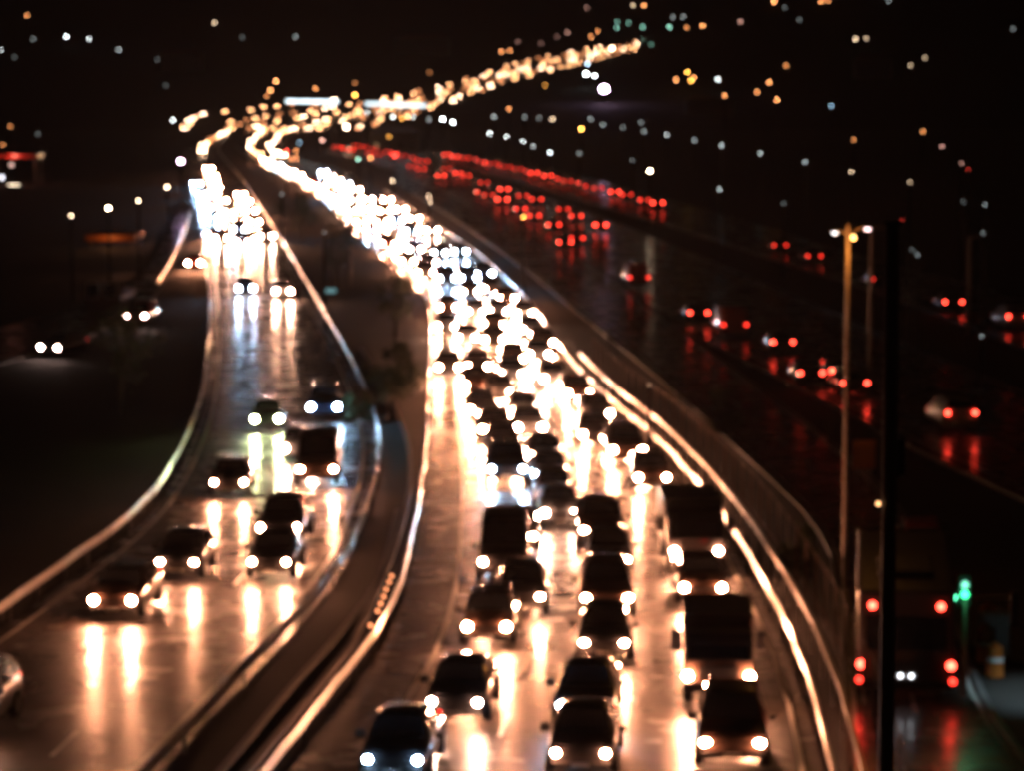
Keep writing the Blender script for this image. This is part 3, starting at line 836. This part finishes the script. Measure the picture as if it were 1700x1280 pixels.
# orange panel, green signal, boom, barrels
def sign():
    Y = 130; c = at_depth(1434, 755, Y)
    root = empty('road_sign', (c.x, Y, 0)); tag(root, 'blank orange panel between the amber lamp post and the thick black pole', 'sign')
    b = bmesh.new(); box(b, -.5, .5, -.02, .02, c.z - .62, c.z + .62, .02); obj('panel', b, M['orange'], root)
    for s in (-.3, .3):
        b = bmesh.new(); tube(b, (s, .06, 0), (s, .06, c.z + .4), .04, seg=8); obj('post', b, M['metal'], root)
sign()
def booth():
    Y = 84.0
    p = at_depth(1602, 988, Y)
    root = empty('traffic_signal', (p.x, Y, 0)); tag(root, 'traffic signal showing green right of the bus', 'traffic signal')
    b = bmesh.new(); tube(b, (0, 0, 0), (0, 0, p.z - .1), .09, .07, 10); obj('pole', b, M['postpaint'], root)
    b = bmesh.new(); box(b, -.17, .17, .04, .2, p.z - .35, p.z + .55, .03); hs = obj('housing', b, M['trim'], root)
    for z, m, nm in ((0, lamp_glow('signal_green', (.05, 1, .35), 5), 'green_light'), (.28, lamp_glow('signal_pale', (.25, .8, .6), 1.6), 'upper_light')):
        b = bmesh.new(); ball(b, (0, .02, p.z + z), .11, .05, .11); obj(nm, b, m, hs)
    l = bpy.data.lights.new('green_glow', 'POINT'); l.energy = 14; l.color = (.1, 1, .45); l.shadow_soft_size = .1
    o = bpy.data.objects.new('green_glow', l); col.objects.link(o); o.parent = root; o.location = (0, -.4, p.z)
    Y = 95.0; q = at_depth(1628, 993, Y + 1)
    root = empty('boom_barrier', (q.x, Y + 1, 0)); tag(root, 'white boom barrier reaching right from the green signal', 'barrier')
    b = bmesh.new(); box(b, -.9, .95, -.05, .05, q.z - .05, q.z + .05, .01); obj('boom', b, M['white'], root)
    b = bmesh.new(); box(b, .15, .7, -.04, .04, q.z - .45, q.z - .36, .01); obj('lower_rail', b, M['white'], root)
    b = bmesh.new(); box(b, .95, 1.2, -.15, .15, 0, q.z + .2, .03); obj('cabinet', b, M['darkmetal'], root)
    for k, (px, py, sz) in enumerate([(1636, 1072, 1.0), (1652, 1096, .9), (1640, 1040, 1.1)]):
        g0 = at(px, py, .5); g0.z = .09
        b = bmesh.new(); tube(b, (0, 0, 0), (0, 0, 1.0 * sz), .30 * sz, .24 * sz, 14); tube(b, (0, 0, 1.0 * sz), (0, 0, 1.12 * sz), .12 * sz, .10 * sz, 10)
        root = empty('traffic_barrel', (g0.x, g0.y, 0)); tag(root, ['orange traffic barrel left of two others by the boom', 'short orange traffic barrel at the right of the group by the boom', 'tallest orange traffic barrel behind the two others'][k], 'traffic barrel', 'orange barrels by the boom barrier')
        obj('drum', b, M['orange'], root)
        b = bmesh.new(); tube(b, (0, 0, .5 * sz), (0, 0, .66 * sz), .285 * sz, .27 * sz, 14); obj('reflective_band', b, M['white'], root)
    g1 = at(1672, 1120, 0)
    root = empty('utility_cabinet', (g1.x, g1.y + 2.5, .08)); tag(root, 'grey roadside cabinet behind the orange barrels', 'cabinet')
    b = bmesh.new(); box(b, -.45, .45, -.25, .25, .0, 1.35, .04); obj('housing', b, M['metal'], root)
    b = bmesh.new(); box(b, -.04, .0, -.285, -.255, .5, .9); obj('door_handle', b, M['trim'], root)
    # cool lamp that whitens the wet ground there
    r2 = empty('street_lamp', (g1.x + 1.6, g1.y - 3, 0)); tag(r2, 'cool white lamp over the barrels at the lower right edge', 'street lamp')
    b = bmesh.new(); tube(b, (0, 0, 0), (0, 0, 5), .07, .05, 8); obj('pole', b, M['metal'], r2)
    b = bmesh.new(); box(b, -.7, .1, -.1, .1, 5, 5.1, .02); obj('lamp_head', b, M['darkmetal'], r2)
    l = bpy.data.lights.new('cool_lamp', 'SPOT'); l.energy = 1300; l.color = (.6, .85, 1); l.spot_size = R(80); l.spot_blend = .8; l.shadow_soft_size = .15
    o = bpy.data.objects.new('cool_lamp', l); col.objects.link(o); o.parent = r2; o.location = (-.5, 0, 4.95)
booth()

# ------------------------------------------------------------------ lit gantry far off
def gantry(x0, x1, y0, y1, Y, label, gain):
    a = at_depth(x0, y0, Y); c = at_depth(x1, y1, Y)
    root = empty('sign_gantry', (a.x, Y, 0)); tag(root, label, 'sign gantry', 'lit gantries over the far bend')
    n = 4; wd = (c.x - a.x) / n
    for k in range(n):
        z = a.z + (c.z - a.z) * (k + .5) / n
        b = bmesh.new(); box(b, wd * k + .12, wd * (k + 1) - .12, -.15, .15, z - .45, z + .45, .05)
        obj('lit_panel', b, lamp_glow('gantry_%d' % int(gain * 10), (.72, .88, .95), gain), root)
    b = bmesh.new(); box(b, -.4, c.x - a.x + .4, .2, .7, min(a.z, c.z) - .2, max(a.z, c.z) + .2); obj('beam', b, M['darkmetal'], root)
    for x in (-.2, c.x - a.x + .2):
        b = bmesh.new(); tube(b, (x, .45, 0), (x, .45, min(a.z, c.z)), .3, seg=8); obj('post', b, M['darkmetal'], root)
gantry(474, 562, 167, 168, 860, 'left one of two long white lit gantries at the far bend', 3.2)
gantry(606, 708, 171, 175, 840, 'right one of two long white lit gantries at the foot of the climbing road', 2.2)

# ------------------------------------------------------------------ town lights
CL = {'w': ((.85, .95, .95), 'pale white'), 'o': ((1, .36, .12), 'orange'), 'a': ((1, .42, .07), 'amber'), 'y': ((1, .72, .46), 'warm white'),
      'v': ((.95, .62, 1), 'violet white'), 'b': ((.45, .75, 1), 'light blue'), 'p': ((1, .5, .4), 'pink'), 'r': ((1, .06, .04), 'red'), 'g': ((.4, .9, .7), 'greenish')}
TOWN = """45,25,o,.5 55,64,w,.08 110,60,w,1.1 148,64,w,.6 1,82,w,.3 197,82,w,.25 24,94,w,.03 356,37,y,.4 402,61,w,.04 17,209,o,.3 63,222,w,.05 5,240,o,.3
261,98,w,.03 275,141,w,.03 277,310,y,2.5 287,199,w,1.1 490,60,w,.12 458,134,o,1.6 449,149,o,1.2 443,158,o,.4 524,146,o,.6 589,137,o,.2 589,157,a,2.4 832,85,o,.7 846,83,o,.5 713,119,o,.15
845,180,o,.6 820,193,w,.25 813,221,w,.9 841,226,w,.7 735,197,w,2.6 752,202,w,2.0 652,193,w,.9 667,196,a,.9 686,193,w,.4 629,186,w,.2 609,186,w,.4 712,197,w,.15 646,226,a,.4
974,12,p,.12 1051,8,y,.35 1069,8,o,.7 1025,35,g,.14 1024,45,g,.25 1044,37,g,.15 1067,44,g,.35 1117,28,w,.12 1134,27,w,.12 1111,44,g,.45 1140,45,o,.35 1166,42,o,.9 1229,35,p,.25
859,68,p,.1 942,53,p,.2 925,60,p,.08 898,71,p,.08 992,51,o,.5 981,60,o,.6 1081,73,g,.1 1016,79,y,3.2 905,141,a,.35 975,105,b,1.0 973,122,w,4 987,125,w,2 1003,147,v,14
1122,132,o,1.0 1141,119,a,1.5 1147,133,a,1.8 1152,128,o,.8 1192,131,w,1.0 1203,158,o,.7 1257,152,o,.8 1277,136,o,1.0 1290,165,o,1.0 871,194,w,.1 895,195,w,.1 917,197,y,.7
965,213,a,2.5 981,197,w,.15 1001,206,w,.15 1034,211,w,.08 1064,203,w,.1 1069,217,w,.13 1107,223,w,.25 1153,232,w,.15 1198,241,w,.3 1262,254,w,.3 868,234,w,.8 885,242,w,.25 913,253,w,1.2
962,254,w,.13 1050,265,w,.08 1079,283,y,4 1195,314,w,.5 1285,2,o,1.2 1363,1,o,.9 1375,1,o,.4 1303,12,w,.05 1327,32,w,.05 1420,64,y,.6 1438,63,y,.25 1305,108,o,.4 1512,108,y,.25 1536,95,y,.25
1380,175,b,.3 1417,231,o,.4 1337,268,w,.3 1413,285,y,.7 1511,302,y,.45 1532,218,o,.5 1564,242,p,.25 1596,271,p,.25 1607,281,r,.15 1682,47,w,.08 1475,1,w,.1 1301,337,w,.06 1600,334,w,.06
1635,340,w,.2 1632,387,w,.12 1514,414,w,.06 1523,423,w,.15 1498,365,r,.12 1630,558,w,.15 118,358,y,2.2 180,345,y,5 230,333,y,2.2 300,267,v,7 575,210,y,6 540,197,y,1 595,264,g,.8 615,262,o,1.4
735,397,g,.3 652,300,y,1.3 712,325,y,1.2 714,335,y,1 460,233,p,.8 476,250,r,1.2 491,250,o,.7 655,258,r,1.6 869,360,a,2.4 538,385,w,.1 468,322,w,.1 497,236,b,.3 535,232,p,.8 1078,640,y,.12"""
TOWN_L = []
for tok in TOWN.split():
    a = tok.split(','); TOWN_L.append((float(a[0]), float(a[1]), a[2], float(a[3])))
BANDS = [(30, 'along the top edge of the photo'), (75, 'just under the top edge'), (115, 'high on the dark hill'), (165, 'level with the violet floodlight'),
         (205, 'below the lit gantries'), (245, 'at the foot of the hill'), (300, 'above the thin red chain'), (420, 'above the side roads'), (2000, 'down between the roads')]
ORD = ['first','second','third','fourth','fifth','sixth','seventh','eighth','ninth','tenth','eleventh','twelfth','thirteenth','fourteenth','fifteenth','sixteenth','seventeenth','eighteenth','nineteenth','twentieth','twenty-first','twenty-second','twenty-third','twenty-fourth','twenty-fifth']
used = {}
TL = sorted(TOWN_L)
posts = {}
for px, py, c, br in TL:
    band = next(b for b in BANDS if py < b[0])[1]
    hgt = 7.0 if py < 460 else 3.0
    p = at(px, py, hgt)
    if p.y > HILL0 and py > 148: p = at_depth(px, py, 1150.0)
    D = p.y; gz = terrain(D)
    h = p.z - gz
    rp = 1.0 if br < 1.3 else min(6.5, 1.0 + (br - 1.0) * .45)
    r = D / F * rp
    rgb, cn = CL[c]
    Lm = br / max(rp * rp, 1) * 52 if br < 1.3 else 48.0
    mk = (c, round(Lm, 1))
    size = 'glaring' if br > 1.9 else ('bright' if br > .75 else ('small' if br > .22 else 'faint'))
    key = (band, cn, size); used[key] = used.get(key, 0) + 1
    nth = ORD[used[key] - 1]
    root = empty('street_lamp', (p.x, D, gz))
    tag(root, f'{size} {cn} lamp {band}' + (f', {nth} such from the left' if True else ''), 'street lamp', 'town and street lamps')
    root['_k'] = str(key)
    b = bmesh.new(); tube(b, (0, 0, -.5), (0, 0, h), .10 + D * .00004, .07 + D * .00004, 6); obj('post', b, M['soot'], root)
    b = bmesh.new(); tube(b, (0, 0, h - r * 1.15), (0, 0, h - r * 1.0), r * .9, r * 1.3, 12); obj('light_blocker', b, M['trim'], root)  # disc added to keep the globe's light off its post
    b = bmesh.new(); ball(b, (0, 0, h), r, r, r * .85, 8, 5); obj('lamp_globe', b, lamp_glow('town_%s_%g' % mk, rgb, Lm), root)
for o in list(bpy.data.objects):          # a lamp that is the only one of its look needs no ordinal
    k = o.get('_k')
    if k:
        if used[eval(k)] == 1: o['label'] = o['label'].split(', ')[0]
        del o['_k']

# ------------------------------------------------------------------ buildings
def building(px, py, wpx, hpx, dep, label, wall='brick', windows=(), glow=None, roofm='roof', Y=None):
    p = at(px, py, 0) if Y is None else at_depth(px, py, Y)
    gz = terrain(p.y); s = F / p.y; W = wpx / s; H = hpx / s
    root = empty('building', (p.x, p.y, gz)); tag(root, label, 'building')
    b = bmesh.new(); box(b, -W/2, W/2, 0, dep, -.5, H); obj('wall', b, M[wall], root)
    b = bmesh.new()
    A = [b.verts.new(v) for v in ((-W/2-.3, -.3, H), (W/2+.3, -.3, H), (W/2+.3, dep+.3, H), (-W/2-.3, dep+.3, H))]
    T = [b.verts.new(v) for v in ((-W/2+W*.15, dep/2, H + H*.28), (W/2-W*.15, dep/2, H + H*.28))]
    b.faces.new(A[::-1]); b.faces.new((A[0], A[1], T[1], T[0])); b.faces.new((A[2], A[3], T[0], T[1])); b.faces.new((A[1], A[2], T[1])); b.faces.new((A[3], A[0], T[0]))
    obj('roof', b, M[roofm], root)
    n = max(2, int(W / 3))
    for i in range(n):
        for j in range(max(1, int(H / 3))):
            x = -W/2 + W * (i + .5) / n; z = 1.2 + j * 3
            b = bmesh.new(); box(b, x - .5, x + .5, -.06, .02, z, z + 1.2); f = obj('window', b, M['white'], root)
            lit = glow and random.random() < .25
            b = bmesh.new(); box(b, x - .42, x + .42, -.08, -.05, z + .08, z + 1.12); obj('pane', b, glow if lit else M['glass'], f)
wg = lamp_glow('window_glow', (1, .6, .3), .35)
building(170, 520, 60, 30, 9, 'low house with a faint orange wall behind the small left side road', glow=wg)
building(655, 252, 80, 34, 14, 'pale brown block behind the bend, right of the right hand gantry post', glow=wg)
building(1450, 130, 60, 32, 12, 'faint grey block on the dark hill, upper right', glow=None)
building(700, 90, 90, 26, 14, 'long dark block on the hill above the chain of headlights', glow=None)
building(1180, 190, 80, 24, 12, 'dark house under the cluster of orange lamps', glow=None)
building(300, 120, 70, 30, 12, 'dark house on the hill at the upper left', glow=None)
def canopy(px, py, wpx, Y, label, c, gl):
    p = at_depth(px, py, Y); s = F / Y; W = wpx / s
    root = empty('canopy', (p.x, Y, 0)); tag(root, label, 'canopy')
    b = bmesh.new(); box(b, -W/2, W/2, 0, 8, p.z, p.z + .7, .1); obj('roof', b, M[c], root)
    for x in (-W/2 + .5, W/2 - .5):
        for y in (.8, 7.2):
            b = bmesh.new(); tube(b, (x, y, 0), (x, y, p.z), .18, seg=8); obj('post', b, M['postpaint'], root)
    l = bpy.data.lights.new('canopy_lamp', 'POINT'); l.energy = gl; l.color = (1, .4, .12) if c != 'red' else (1, .3, .2); l.shadow_soft_size = .3
    o = bpy.data.objects.new('canopy_lamp', l); col.objects.link(o); o.parent = root; o.location = (0, -1.6, .6 + p.z)
canopy(183, 400, 84, 330, 'flat canopy glowing orange under the glaring lamps at the left', 'orange', 60)
canopy(22, 262, 80, 560, 'red canopy with bright lamps at the left edge of the photo', 'red', 450)
b = bmesh.new()
for x, y, rr in ((6, 310, 2.2), (24, 306, 2.6), (30, 312, 2.0)):
    pass
bm = bmesh.new()
def lampbox(px, py, Y, w_, h_, label, c, s):
    p = at_depth(px, py, Y)
    root = empty('shop_light', (p.x, Y, 0)); tag(root, label, 'lamp')
    b = bmesh.new(); box(b, -w_/2, w_/2, -.1, .1, p.z - h_/2, p.z + h_/2, .03); obj('light_box', b, lamp_glow('shop_%s' % label[:6], c, s), root)
    b = bmesh.new(); tube(b, (0, .2, 0), (0, .2, p.z), .08, seg=6); obj('post', b, M['darkmetal'], root)
lampbox(23, 310, 545, 2.0, 1.0, 'wide warm shop light below the red canopy at the left edge', (1, .8, .55), 5)
lampbox(3, 294, 545, .7, .7, 'pale shop light left of the wide warm one, cut by the photo edge', (.9, .9, 1), 3)
lampbox(19, 273, 546, .7, .6, 'pinkish light in the middle of the red canopy', (1, .6, .5), 1.5)

lampbox(548, 482, 252, 1.0, .35, 'small teal lit panel in the dark verge below the thin post', (.35, .75, .8), .35)
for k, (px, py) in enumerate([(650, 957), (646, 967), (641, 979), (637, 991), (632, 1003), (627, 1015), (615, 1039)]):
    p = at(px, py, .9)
    root = empty('marker_reflector', (p.x, p.y, 0)); tag(root, 'small amber reflector glint in the row beside the left guard rail, %s from the top' % ORD[k], 'reflector', 'amber reflectors in a row')
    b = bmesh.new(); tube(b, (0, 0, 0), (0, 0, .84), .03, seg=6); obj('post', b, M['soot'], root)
    b = bmesh.new(); ball(b, (0, 0, .9), .06, .05, .06, 8, 5); obj('lens', b, lamp_glow('reflector_glint', (1, .34, .14), 3.2), root)  # reflector with its own glow added, standing in for headlight glints

# ------------------------------------------------------------------ trees and bushes on the dark verges
def tree(p, h, label, name='tree', seed=0):
    rnd = random.Random(seed)
    root = empty(name, (p.x, p.y, terrain(p.y))); tag(root, label, 'tree' if name == 'tree' else 'bush')
    if name == 'tree':
        b = bmesh.new(); tube(b, (0, 0, -.1), (.1, 0, h * .5), .16, .09, 8)
        for k in range(4):
            a = rnd.random() * 6.3; tube(b, (.08, 0, h * .4), (math.cos(a) * h * .22, math.sin(a) * h * .22, h * (.65 + .1 * k / 4)), .06, .02, 5)
        obj('trunk', b, M['bark'], root)
    b = bmesh.new(); z0 = h * .42 if name == 'tree' else .05
    cl = [Vector((rnd.gauss(0, h * .2), rnd.gauss(0, h * .2), z0 + rnd.random() * (h - z0))) for _ in range(9)]
    for _ in range(900):
        c = rnd.choice(cl); q = c + Vector([rnd.gauss(0, h * .085) for _ in range(3)])
        if q.z < .02: continue
        u = Vector([rnd.gauss(0, 1) for _ in range(3)]).normalized() * .13; v = u.orthogonal().normalized() * .08
        b.faces.new([b.verts.new(q + d) for d in (u, v, -u, -v)])
    obj('crown' if name == 'tree' else 'foliage', b, M['foliage'], root)
for i, (px, py, h, nm, lb) in enumerate([
    (520, 640, 4.5, 'tree', 'nearest dark tree in the verge between the left and middle roads'),
    (655, 560, 4, 'tree', 'dark tree close to the left barrier of the middle road'),
    (590, 700, 1.6, 'bush', 'low bush where the two inner barriers come closest') ,
    (660, 620, 1.8, 'bush', 'bush in the dark verge left of the dense pack of cars'),
    (560, 480, 5, 'tree', 'dark tree beside the thin unlit lamp post'),
    (500, 400, 5, 'tree', 'far tree in the verge where the two roads split'),
    (200, 690, 5.5, 'tree', 'dark tree behind the outer guard rail of the left road'),
    (1200, 720, 2, 'bush', 'bush behind the steel fence, near its middle'),
    (1330, 960, 1.6, 'bush', 'bush at the near end of the steel fence')]):
    if (px, py) == (520, 640): px = 640; py = 700; h = 3
    tree(at(px, py, 0), h, lb, nm, i)

# ------------------------------------------------------------------ thin night mist over the whole valley
bm = bmesh.new(); box(bm, -3400, 3400, -260, 7800, -2, 420)
m = bpy.data.materials.new('mist'); m.use_nodes = True; t = m.node_tree
t.nodes.remove(t.nodes['Principled BSDF'])
pv = t.nodes.new('ShaderNodeVolumePrincipled'); pv.inputs['Color'].default_value = (.85, .85, .85, 1)
pv.inputs['Density'].default_value = HAZE; pv.inputs['Anisotropy'].default_value = .75
t.links.new(pv.outputs[0], t.nodes['Material Output'].inputs['Volume'])
tag(obj('haze', bm, m), kind='stuff')
